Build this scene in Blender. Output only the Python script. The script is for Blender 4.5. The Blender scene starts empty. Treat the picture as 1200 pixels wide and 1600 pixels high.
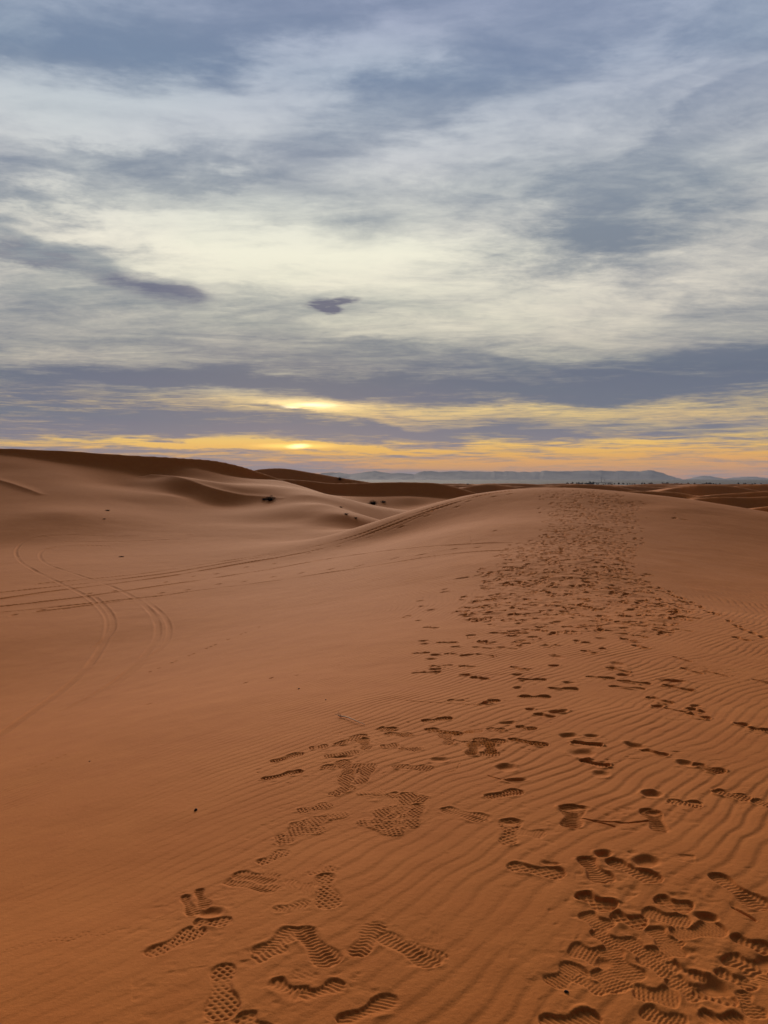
import bpy, math, random
import numpy as np
from mathutils import Vector

random.seed(7)
rng = np.random.default_rng(11)
scene = bpy.context.scene
C = scene.collection
R = math.radians

# ------------------------------------------------------------------ camera model
PITCH = math.atan(48 / 1200.0)
CP, SP = math.cos(PITCH), math.sin(PITCH)
FPX = 1200.0

def ray(px, py):
    a = (px - 600) / FPX; b = -(py - 800) / FPX
    return np.array([a, CP + b * SP, -SP + b * CP])

def at_y(px, py, Y):
    d = ray(px, py); return d * (Y / d[1])

def at_z(px, py, Z):
    d = ray(px, py); return d * (Z / d[2])

def project(x, y, z):
    dep = y * CP - z * SP
    up = y * SP + z * CP
    return 600 + FPX * x / dep, 800 - FPX * up / dep

# ------------------------------------------------------------------ numpy noise
def _hash(ix, iy, s):
    h = (ix.astype(np.int64) * 374761393 + iy.astype(np.int64) * 668265263 + s * 982451653) & 0xffffffff
    h = ((h ^ (h >> 13)) * 1274126177) & 0xffffffff
    h = h ^ (h >> 16)
    return (h & 0xffff).astype(np.float32) / 65535.0

def vnoise(x, y, s=0):
    x = np.asarray(x, np.float32); y = np.asarray(y, np.float32)
    fx = np.floor(x); fy = np.floor(y)
    ix = fx.astype(np.int32); iy = fy.astype(np.int32)
    tx = x - fx; ty = y - fy
    tx = tx * tx * tx * (tx * (tx * 6 - 15) + 10); ty = ty * ty * ty * (ty * (ty * 6 - 15) + 10)
    a = _hash(ix, iy, s); b = _hash(ix + 1, iy, s); c = _hash(ix, iy + 1, s); d = _hash(ix + 1, iy + 1, s)
    return (a + (b - a) * tx) * (1 - ty) + (c + (d - c) * tx) * ty - 0.5      # -.5 .. .5

def fbm(x, y, s=0, o=3):
    t = 0; a = 1.0
    for k in range(o):
        t = t + a * vnoise(x * (2 ** k) + 17.3 * k, y * (2 ** k) - 9.1 * k, s + k); a *= .5
    return t

def sstep(a, b, x):
    t = np.clip((x - a) / (b - a), 0, 1); return t * t * (3 - 2 * t)

def smax(a, b, k):
    h = np.clip(0.5 + 0.5 * (a - b) / k, 0, 1)
    return b * (1 - h) + a * h + k * h * (1 - h)

# ------------------------------------------------------------------ dune relief
anc = []
def AZ(*l):
    for px, py, Z in l: anc.append(at_z(px, py, Z))
def AY(*l):
    for px, py, Y in l: anc.append(at_y(px, py, Y))
def AW(*l):
    for p in l: anc.append(np.array(p, float))

AW((0, 0, -1.68), (0, 2.3, -1.70), (-1.5, 2, -1.74), (1.5, 2, -1.68), (0, -3, -1.7), (3, -3, -1.6), (-3, -3, -2.0), (-5, 1, -2.6), (5, 2, -1.8))
AZ((900, 1400, -1.72), (600, 1400, -1.73), (1200, 1400, -1.70), (200, 1400, -1.86), (0, 1400, -1.97),
   (600, 1200, -1.85), (900, 1200, -1.80), (1200, 1200, -1.78), (300, 1200, -2.05), (0, 1250, -2.35),
   (600, 1080, -2.05), (900, 1060, -1.95), (1200, 1060, -1.92),
   (0, 1165, -2.95), (150, 1120, -2.8), (300, 1100, -2.42), (450, 1050, -2.42),
   (0, 1100, -3.6), (0, 1000, -3.85), (100, 1050, -3.7), (200, 1000, -3.75), (300, 980, -3.55), (0, 940, -3.95),
   (200, 930, -3.9), (350, 930, -3.72), (100, 880, -4.0), (300, 880, -4.0), (450, 880, -3.75), (0, 850, -3.9),
   (450, 980, -2.95), (550, 950, -2.8), (650, 905, -2.65), (600, 1000, -2.35),
   (900, 960, -2.2), (1100, 960, -2.15), (750, 960, -2.3), (1200, 960, -2.35),
   (900, 880, -2.15), (1050, 880, -2.3), (1200, 900, -2.6), (750, 880, -2.3), (650, 870, -2.65), (550, 870, -3.2),
   (900, 820, -1.72), (1000, 820, -1.8), (800, 820, -1.78), (700, 830, -2.2), (620, 835, -2.75), (1100, 830, -2.02), (1200, 850, -2.4),
   (500, 842, -3.7), (400, 850, -3.85))
AY((870, 762, 46), (820, 763.5, 46), (780, 768, 45.5), (740, 774, 45), (700, 783, 45), (650, 797, 44.5), (600, 812, 44),
   (560, 827, 43), (920, 763.5, 46), (960, 767, 45), (1000, 771, 44), (1050, 777, 43), (1100, 784, 41), (1150, 794, 39),
   (1200, 806, 37), (1280, 825, 35))
AY((600, 817, 50), (560, 832, 49), (650, 802, 50), (700, 788, 50), (520, 838, 50), (750, 775, 50), (1000, 790, 38), (1100, 803, 36), (1050, 793, 37), (950, 783, 39), (1150, 817, 34))
AW((12, 60, -3.2), (5, 60, -3.6), (0, 60, -4.2), (20, 58, -3.6), (28, 54, -3.8))
# apron and nose of the big left dune
AY((0, 800, 58), (0, 770, 66), (0, 735, 76), (0, 711, 83.7), (100, 800, 58), (100, 768, 68), (100, 742, 77), (100, 724, 84.6), (200, 820, 56), (200, 785, 68), (200, 760, 79),
   (200, 738, 86.6), (250, 748, 86.8), (270, 775, 74), (300, 772, 78), (270, 809, 62), (340, 822, 58), (425, 791, 71), (400, 820, 60),
   (340, 787, 75.2), (380, 789, 74.5), (340, 764, 79), (380, 774, 78), (425, 780, 76), (300, 752, 81), (275, 746, 83), (300, 732, 91.6), (350, 742, 93.7), (340, 755, 86), (400, 750, 97),
   (430, 750, 97), (450, 762, 84), (480, 774, 76), (510, 788, 69), (540, 805, 62), (565, 823, 54), (470, 811, 62), (500, 827, 56), (450, 824, 57),
   (600, 797, 98), (650, 790, 103), (580, 812, 72), (630, 808, 78), (690, 786, 100), (560, 778, 107), (640, 778, 107), (530, 780, 96))
AW((-45, 105, 1.0), (-25, 112, -1.5), (0, 128, -4.5), (15, 120, -4.5), (-60, 105, 2.0), (-30, 20, -3.9), (-20, 0, -3.2), (-45, 45, -2.6), (-62, 75, 2.5),
   (30, 20, -3.3), (25, 0, -2.2), (20, 10, -2.5), (0, -20, -2.2), (-20, -20, -3), (20, -20, -1.6), (65, 60, -5), (60, 0, -4),
   (0, -60, -3), (-60, 0, -3), (-60, -60, -3), (60, -60, -3), (40, 110, -4.5), (70, 110, -4.8), (36, 72, -3.2), (30, 68, -2.9), (42, 90, -3.2), (30, 95, -3.4))
anc = np.array(anc)

def tps(d2):
    return 0.5 * d2 * np.log(d2 + 1e-6)

AX = anc[:, :2] / 20.0; n = len(AX)
K = tps(((AX[:, None, :] - AX[None]) ** 2).sum(-1)) + np.eye(n) * 2e-4
P = np.hstack([np.ones((n, 1)), AX])
M = np.zeros((n + 3, n + 3)); M[:n, :n] = K; M[:n, n:] = P; M[n:, :n] = P.T
sol = np.linalg.solve(M, np.concatenate([anc[:, 2], np.zeros(3)]))

def base_h(x, y):
    x = np.asarray(x, np.float64) / 20; y = np.asarray(y, np.float64) / 20
    z = sol[n] + sol[n + 1] * x + sol[n + 2] * y
    for i in range(n):
        d2 = (x - AX[i, 0]) ** 2 + (y - AX[i, 1]) ** 2
        z += sol[i] * tps(d2)
    return z

def spline_fn(xs, ys):
    """smooth curve through the points: piecewise cubic Hermite with finite-difference slopes"""
    xs = np.array(xs, float); ys = np.array(ys, float)
    m = np.gradient(ys, xs)
    def f(x):
        i = np.clip(np.searchsorted(xs, x) - 1, 0, len(xs) - 2)
        h = xs[i + 1] - xs[i]; t = np.clip((x - xs[i]) / h, 0, 1)
        return ((2 * t ** 3 - 3 * t * t + 1) * ys[i] + (t ** 3 - 2 * t * t + t) * h * m[i]
                + (-2 * t ** 3 + 3 * t * t) * ys[i + 1] + (t ** 3 - t * t) * h * m[i + 1])
    return f

# dunes with a sharp crest and a steep face towards the camera: crest points (px, py, depth), slope of the back
CREST = [
    ([(-500, 716, 78), (-200, 704, 82), (0, 700.5, 85), (100, 704.5, 87), (200, 711, 90), (280, 715.5, 93), (340, 720.5, 96), (385, 731, 98), (415, 741, 100), (440, 750, 100)], .12, .6, .35),
    ([(235, 741, 85), (255, 742.5, 84), (275, 746, 82.5), (300, 752, 81), (340, 764, 78.5), (380, 773.5, 77.5), (415, 778, 76.5), (440, 782, 75)], -.06, .44, .5),
    ([(380, 738, 160), (408, 733, 160), (435, 731.5, 159), (490, 739, 155), (530, 746, 150), (562, 751, 148), (600, 757, 145)], .06, .5, .3),
    ([(420, 747, 120), (480, 751, 118), (520, 755, 116), (560, 754.5, 115), (600, 753.5, 115), (650, 753.6, 114), (690, 756, 112), (716, 762, 109), (750, 772, 104)], .05, .55, .3),
    ([(1050, 788, 80), (1072, 783, 80), (1100, 778.2, 79), (1125, 776.5, 78), (1170, 777, 77), (1210, 775.5, 76), (1300, 777, 74)], .05, .5, .4),
    ([(930, 769, 122), (980, 767.5, 120), (1030, 768, 118), (1065, 770, 116), (1100, 776, 112)], .04, .5, .4),
    ([(1085, 778, 112), (1120, 772.5, 112), (1160, 770, 110), (1200, 767, 108), (1300, 767, 105)], .05, .5, .4),
    ([(1030, 768, 175), (1060, 761.5, 175), (1085, 758.8, 172), (1112, 757.6, 170), (1150, 760, 168), (1185, 766, 165)], .03, .45, .5),
    ([(1120, 763, 235), (1160, 758.5, 230), (1200, 756.2, 225), (1300, 756, 220)], .03, .45, .5),
    ([(1150, 802, 57), (1170, 796.5, 57), (1200, 791.5, 56), (1260, 789, 55), (1350, 795, 54)], .08, .5, .35),
    ([(720, 763, 205), (745, 758, 205), (775, 757, 205), (800, 760, 200), (830, 768, 200)], .03, .45, .5),
    ([(840, 763, 260), (880, 757.5, 255), (930, 757, 250), (965, 760, 245), (1000, 767, 240)], .03, .45, .5),
]
crest_fns = []
for pts, back, slip, k in CREST:
    w = np.array([at_y(*p) for p in pts])
    crest_fns.append((w[0, 0], w[-1, 0], spline_fn(w[:, 0], w[:, 1]), spline_fn(w[:, 0], w[:, 2]), back, slip, k))

def add_crests(z, x, y):
    for x0, x1, fy, fz, back, slip, k in crest_fns:
        msk = (x > x0 - 12) & (x < x1 + 12) & (y > 45)
        if not msk.any(): continue
        xx = x[msk]; yy = y[msk]
        yc = fy(xx) + 0.8 * fbm(xx / 9, xx * 0, 5, 3); zc = fz(xx)
        out = np.maximum(x0 - xx, xx - x1)
        zc = zc - np.clip(out, 0, None) * .35
        s = yy - yc
        d = np.where(s < 0, zc + s * slip, zc - s * abs(back) - .0015 * np.clip(s, 0, 60) ** 2)
        z[msk] = np.maximum(smax(d, z[msk], k), d)
    return z

def hit_base(px, py):
    d = ray(px, py); d = d / np.hypot(d[0], d[1]); r = np.linspace(20, 120, 500)
    h = base_h(r * d[0], r * d[1]); k = np.nonzero(r * d[2] < h)[0]
    i = k[0] if len(k) else 400
    return np.array([r[i] * d[0], r[i] * d[1], h[i]])

for pts, lift in [([(-60, 742), (-20, 748), (10, 756), (30, 762), (48, 767), (62, 772)], .17), 
                  ]:
    w_ = np.array([hit_base(*p) for p in pts]); t_ = np.linspace(0, 1, len(pts))
    crest_fns.append((w_[0, 0], w_[-1, 0], spline_fn(w_[:, 0], w_[:, 1]), spline_fn(w_[:, 0], w_[:, 2] + lift * np.sin(np.pi * np.clip(t_ * .9 + .1, 0, 1)) - .03), .05, .5, .28))

far_dunes = []
for i in range(420):
    rr = 135 * (1900 / 135) ** random.random()
    a = R(random.uniform(-48, 48))
    px = 600 + 1200 * math.tan(a)
    if rr < 300 and -400 < px < 1400: continue
    zc = -rr * random.uniform(3.2, 9) / 1200
    hw = random.uniform(14, 45) * (rr / 300) ** .5
    far_dunes.append((rr * math.sin(a), rr * math.cos(a), zc, hw, random.uniform(-.6, .6), random.uniform(.2, .7)))

def add_far(z, x, y):
    for cx, cy, zc, hw, rot, bow in far_dunes:
        ext = hw * 2.6
        msk = (np.abs(x - cx) < ext) & (np.abs(y - cy) < ext)
        if not msk.any(): continue
        dx = x[msk] - cx; dy = y[msk] - cy
        c, s = math.cos(rot), math.sin(rot)
        u = dx * c + dy * s; v = -dx * s + dy * c
        t = u / hw
        v = v + bow * hw * .5 * t * t
        h = zc - 1.8 * t * t * (1 + .3 * hw / 30)
        d = np.where(v < 0, h + v * .45, h - v * .05 - .0006 * v * v)
        z[msk] = smax(d, z[msk], .4)
    return z

def macro(x, y):
    x = np.asarray(x, np.float64); y = np.asarray(y, np.float64)
    r = np.hypot(x, y)
    w = sstep(125, 175, r)
    z = np.empty_like(r)
    nm = r < 176
    z[~nm] = 0
    if nm.any(): z[nm] = base_h(x[nm], y[nm])
    far = -4.3 - 5.5 * np.clip((r - 150) / 1500, 0, 1) + 1.0 * fbm(x / 60, y / 38, 3, 3) * np.clip(r / 150, 0, 1)
    z = z * (1 - w) + far * w
    z = z + .10 * fbm(x / 9, y / 9, 21, 3) * sstep(18, 60, r)
    z = add_crests(z, x, y)
    z = add_far(z, x, y)
    z = z - 6 * sstep(1850, 2100, r)
    return z

RR = np.concatenate([np.arange(.6, 12, .03), np.geomspace(12, 2400, 1800)])
def hit(px, py):
    d = ray(px, py); d = d / np.hypot(d[0], d[1])
    x = RR * d[0]; y = RR * d[1]; z = RR * d[2]
    h = macro(x, y)
    b = np.nonzero(z < h)[0]
    i = b[0] if len(b) else len(RR) - 1
    if i == 0: return np.array([x[0], y[0], h[0]])
    g0 = z[i - 1] - h[i - 1]; g1 = z[i] - h[i]; t = g0 / (g0 - g1 + 1e-12)
    r = RR[i - 1] + t * (RR[i] - RR[i - 1])
    X, Y = r * d[0], r * d[1]
    return np.array([X, Y, float(macro(np.array([X]), np.array([Y]))[0])])

# ------------------------------------------------------------------ polar sheet
az = [0.0]; st = .0011
while az[-1] < R(30.5): az.append(az[-1] + st)
while az[-1] < math.pi - .02:
    st = min(st * 1.06, .05); az.append(az[-1] + st)
az = np.array([a for a in az if a < math.pi - .01])
az = np.concatenate([-az[:0:-1], az])
rows = [.3]
while rows[-1] < 2500:
    r = rows[-1]
    if r < 1.7: d = .03
    elif r < 4: d = .004
    elif r < 30: d = .004 * (r / 4) ** 1.5
    elif r < 120: d = .082 * (r / 30) ** 1.25
    else: d = .46 * (r / 120) ** 1.25
    rows.append(r + d)
rad = np.array(rows)
NR, NC = len(rad), len(az)
print('sheet', NR, NC, NR * NC)
X = (rad[:, None] * np.sin(az)[None]).astype(np.float64)
Y = (rad[:, None] * np.cos(az)[None]).astype(np.float64)
Z = macro(X.ravel(), Y.ravel()).reshape(NR, NC)

# ---- wind ripples
D = np.zeros((NR, NC), np.float32)
nr = int(np.searchsorted(rad, 62))
x = X[:nr].astype(np.float32); y = Y[:nr].astype(np.float32)
wx = x + .17 * fbm(x / 1.7, y / 1.7, 31, 3) + .04 * fbm(x / .3, y / .3, 33, 2)
wy = y + .17 * fbm(x / 1.9 + 40, y / 1.9, 37, 3) + .05 * fbm(x / .33, y / .33, 39, 2)
_yt = np.linspace(-70, 70, 3000); _ft = np.cumsum(.75 - .97 * sstep(8, 21, _yt)) * (_yt[1] - _yt[0])
phi = -.80 * wx + np.interp(wy, _yt, _ft).astype(np.float32)
lam = .125 + .035 * sstep(8, 30, np.hypot(x, y))
ph = 2 * np.pi * phi / lam.mean() 
ph = 2 * np.pi * phi / .098
prof = np.sin(ph + .75 * np.sin(ph + .6))
prof = np.where(prof > 0, prof ** 1.0, prof * .8)
side = sstep(-1.4, 1.0, x - .02 * y + .8 * fbm(x / 2.5, y / 2.5, 41, 2))
rightdip = sstep(1.0, 4.0, y)
amp = (.0009 + .0013 * side * (.55 + .45 * rightdip)) * np.clip(.75 + 1.3 * fbm(x / .7, y / .7, 43, 3), .1, 2)
amp *= 1 - .8 * sstep(-2.5, -4, x) * 1.0
valley = sstep(-3.0, -3.5, Z[:nr].astype(np.float32)) * (x < 3)
amp *= 1 - .9 * valley
amp *= .72 + .28 * sstep(3, 6, np.hypot(x, y)) + 2.0 * sstep(8, 24, np.hypot(x, y))
D[:nr] += amp * prof * (1 - sstep(45, 60, np.hypot(x, y)))
# soft unevenness
D[:nr] += .012 * fbm(x / 1.1, y / 1.1, 51, 3) * sstep(.5, 3, y) + .0016 * fbm(x / .12, y / .12, 53, 2)

PROF_T = np.array([-.5, -.485, -.45, -.38, -.28, -.1, .02, .15, .27, .37, .44, .48, .5])
PROF_W = np.array([0, .38, .6, .74, .78, .66, .68, .88, 1, .94, .74, .42, 0])

def region(cx, cy, ext):
    r = math.hypot(cx, cy); a = math.atan2(cx, cy)
    i0 = max(int(np.searchsorted(rad, r - ext)) - 1, 0); i1 = int(np.searchsorted(rad, r + ext)) + 1
    da = ext / max(r - ext, .3)
    j0 = max(int(np.searchsorted(az, a - da)) - 1, 0); j1 = int(np.searchsorted(az, a + da)) + 1
    return slice(i0, min(i1, NR)), slice(j0, min(j1, NC))

def tread(kind, u, v, ph):
    if kind == 'lug':
        pu = u / .021 + ph; k = np.floor(pu)
        pv = v / .026 + .5 * (k % 2)
        a = np.cos(2 * np.pi * (pu - .5)) ; b = np.cos(2 * np.pi * pv + .9 * np.sin(2 * np.pi * (pu)))
        return -.0095 * np.clip((a + b) * .5 - .22, 0, 1) + .002
    if kind == 'wave':
        return .0025 * np.sin(2 * np.pi * (u + .0022 * np.sin(2 * np.pi * v / .022)) / .0150)
    if kind == 'bars':
        return .0027 * np.sin(2 * np.pi * (u + 5.5 * v * v + .004 * np.sin(v * 130 + ph)) / .021 + ph)
    if kind == 'grid':
        a = np.cos(2 * np.pi * (u + v) / .038); b = np.cos(2 * np.pi * (u - v) / .038)
        return .006 * np.maximum(np.clip(a, 0, 1) ** 3, np.clip(b, 0, 1) ** 3) - .003
    return 0 * u

def stamp(cx, cy, ang, L, W, depth, kind, flip=1, seed=0):
    sl = region(cx, cy, L * .5 + .09)
    xx = X[sl] - cx; yy = Y[sl] - cy
    c, s = math.cos(ang), math.sin(ang)
    u = xx * c + yy * s; v = (-xx * s + yy * c) * flip
    wob = .006 * fbm(X[sl] / .05, Y[sl] / .05, seed % 97, 2)
    f = D[sl]
    tk = 1 + 1.1 * float(sstep(3.3, 6, math.hypot(cx, cy)))
    if kind == 'pit':
        rho = np.sqrt((u / (L / 2)) ** 2 + (v / (W / 2)) ** 2) * (1 + 2.2 * wob / .1 * .6)
        m = sstep(1.12, .50, rho)
        tl = (seed * 1.7) % 1.4 - .7
        q = (xx * math.sin(tl) + yy * math.cos(tl)) / (.5 * math.hypot(L * math.sin(ang), W * math.cos(ang)) + .01)
        fl = -depth * (.12 + 1.0 * sstep(-1.1, .75, q + .15 * wob / .006 * .3)) * (1 - .15 * np.clip(rho, 0, 1) ** 2)
        rim = .22 * depth * np.exp(-((rho - 1.2) / .19) ** 2) * np.clip(.4 + 2.4 * fbm(X[sl] / .08, Y[sl] / .08, seed % 61, 2), 0, 1.3)
        f[...] = f * (1 - m) + fl * m + rim * (1 - m)
        return
    t = u / L
    w = np.interp(t, PROF_T, PROF_W) * W / 2
    arch = .012 * np.sin(np.clip((t + .35) / .5, 0, 1) * np.pi)     # instep on one side
    vv = np.abs(v + arch * .5) - w + arch * .4
    out = np.hypot(np.clip(vv, 0, None), np.clip(np.abs(u) - L / 2, 0, None)) 
    ins = np.clip(-vv, 0, None)
    m = sstep(0.0, .006 + .12 * depth, ins + wob * .8) * (np.abs(t) < .5)
    if kind == 'scuff':
        cross = np.clip((v / (w + 1e-4) + 1) / 2, 0, 1)
        fl = -depth * (.1 + .9 * cross ** 1.4) + .0025 * np.sin((u + v * .6) / .0035 + 8 * wob / .01)
        m2 = np.where(v > 0, m, sstep(0, .03, ins) * (np.abs(t) < .5))
        m = m2
    else:
        roll = .55 + .45 * np.abs(2 * t) ** 1.2                    # deeper heel and toe
        fl = -depth * roll + tk * tread(kind, u + .007 * fbm(X[sl] / .05, Y[sl] / .05, 5, 2), v + .007 * fbm(X[sl] / .05, Y[sl] / .05, 9, 2), seed * .37) * sstep(0.001, .012, ins) * (.55 + .9 * (.5 + fbm(X[sl] / .07, Y[sl] / .07, seed % 89 + 7, 2)))
        if kind in ('lug',):
            gap = sstep(.05, .02, np.abs(t + .14)) * .7
            fl = fl * (1 - gap) + gap * (-depth * .35)
    rim = .42 * depth * np.exp(-((out - .010) / .012) ** 2) * (out > 0) * np.clip(.35 + 2.6 * fbm(X[sl] / .09, Y[sl] / .09, seed % 71 + 3, 2), 0, 1.4)
    f[...] = f * (1 - m) + fl * m + rim * (1 - m)

# ---- tyre tracks in the valley and over the ridge
def track(pts, width=.17, depth=.022, soft=1.0):
    P3 = [hit(*p) for p in pts]
    q = []
    for k in range(len(P3) - 1):                         # Catmull-Rom through the hit points
        p0 = P3[max(k - 1, 0)]; p1 = P3[k]; p2 = P3[k + 1]; p3 = P3[min(k + 2, len(P3) - 1)]
        m = max(2, int(np.hypot(*(p2 - p1)[:2]) / .5))
        for t in np.linspace(0, 1, m, endpoint=False):
            q.append(.5 * ((2 * p1) + (-p0 + p2) * t + (2 * p0 - 5 * p1 + 4 * p2 - p3) * t * t + (-p0 + 3 * p1 - 3 * p2 + p3) * t ** 3))
    q.append(P3[-1]); q = np.array(q)[:, :2]
    run = 0
    best = {}
    acc = np.full((NR, NC), 9.0, np.float32); lenp = np.zeros((NR, NC), np.float32)
    lo = NR; hi = 0; jl = NC; jh = 0
    for k in range(len(q) - 1):
        a, b = q[k], q[k + 1]; mid = (a + b) / 2; L = np.hypot(*(b - a))
        if L < 1e-4: continue
        sl = region(mid[0], mid[1], L / 2 + width * 2.2)
        dx, dy = (b - a) / L
        ex = X[sl] - a[0]; ey = Y[sl] - a[1]
        t = np.clip(ex * dx + ey * dy, 0, L)
        d = np.hypot(ex - t * dx, ey - t * dy)
        cur = acc[sl]; better = d < cur
        cur[better] = d[better]; lenp[sl][better] = (run + t)[better]
        run += L
        lo = min(lo, sl[0].start); hi = max(hi, sl[0].stop); jl = min(jl, sl[1].start); jh = max(jh, sl[1].stop)
    sl = (slice(lo, hi), slice(jl, jh))
    d = acc[sl] / (width / 2); tt = lenp[sl]
    var = np.clip(1.0 + 1.5 * fbm(X[sl] / 1.6, Y[sl] / 1.6, 61, 3), .05, 1.6)
    rs_ = np.clip(rad[lo:hi, None] / 30, .75, 1.7) if width > .05 else 1.0
    depth = depth * rs_ * .8
    m = sstep(1.15, .7, d)
    fl = -depth * var + .25 * depth * np.sin(tt / .11 * 2 * np.pi + 3 * d)
    rim = .45 * depth * var * np.exp(-((d - 1.45) / .35) ** 2)
    D[sl] = D[sl] * (1 - m) + fl * m + rim * (1 - m)

TR = [
    ([(-40, 1172), (0, 1148), (60, 1105), (130, 1050), (158, 1012), (169, 985), (165, 960), (140, 935), (100, 914), (55, 892), (30, 875), (26, 858), (45, 843), (100, 836), (190, 838), (300, 836)], .16, .016),
    ([(150, 1010), (176, 985), (172, 958), (150, 934)], .14, .018),
    ([(100, 1110), (160, 1078), (205, 1045), (236, 1012), (247, 988), (240, 962), (215, 938), (170, 915), (115, 896), (75, 882), (62, 868), (75, 857), (120, 852), (190, 854)], .16, .014),
    ([(180, 1070), (225, 1035), (262, 1000), (258, 965), (225, 935)], .12, .013),
    ([(0, 936), (60, 927), (130, 918), (260, 901), (330, 889), (400, 877), (520, 853), (580, 833), (640, 810), (700, 789), (760, 773), (800, 767)], .20, .035),
    ([(0, 926), (130, 912), (260, 896), (330, 884), (400, 872), (510, 850), (570, 832), (630, 809), (690, 789), (745, 774)], .18, .03),
    ([(0, 948), (120, 934), (260, 914), (400, 893), (520, 872), (640, 857), (720, 851), (800, 848)], .18, .026),
    ([(60, 956), (200, 938), (330, 920), (480, 900), (640, 875), (700, 866), (790, 860)], .16, .020),
    ([(0, 957), (130, 944), (200, 936), (260, 930)], .16, .025),
    ([(60, 912), (200, 899), (330, 880), (420, 866), (500, 852)], .15, .02),
    ([(100, 846), (200, 846), (290, 842)], .16, .014),
    ([(600, 792 + 40), (680, 797), (728, 781), (775, 769)], .12, .02),
]
for t in TR: track(*t)

# ---- thin drag lines
for t in [([(930, 1283), (985, 1287), (1018, 1283)], .012, .006), ([(690, 1208), (712, 1203), (718, 1192)], .01, .006),
          ([(610, 1090), (650, 1097), (750, 1102)], .012, .006), ([(762, 1212), (780, 1218), (800, 1220)], .01, .006),
          ([(735, 830), (738, 850)], .03, .01),
          ([(700, 1330), (690, 1320)], .01, .004), ([(880, 1272), (960, 1292)], .012, .006), ([(1145, 1420), (1180, 1440)], .012, .005)]:
    track(*t)

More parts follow.
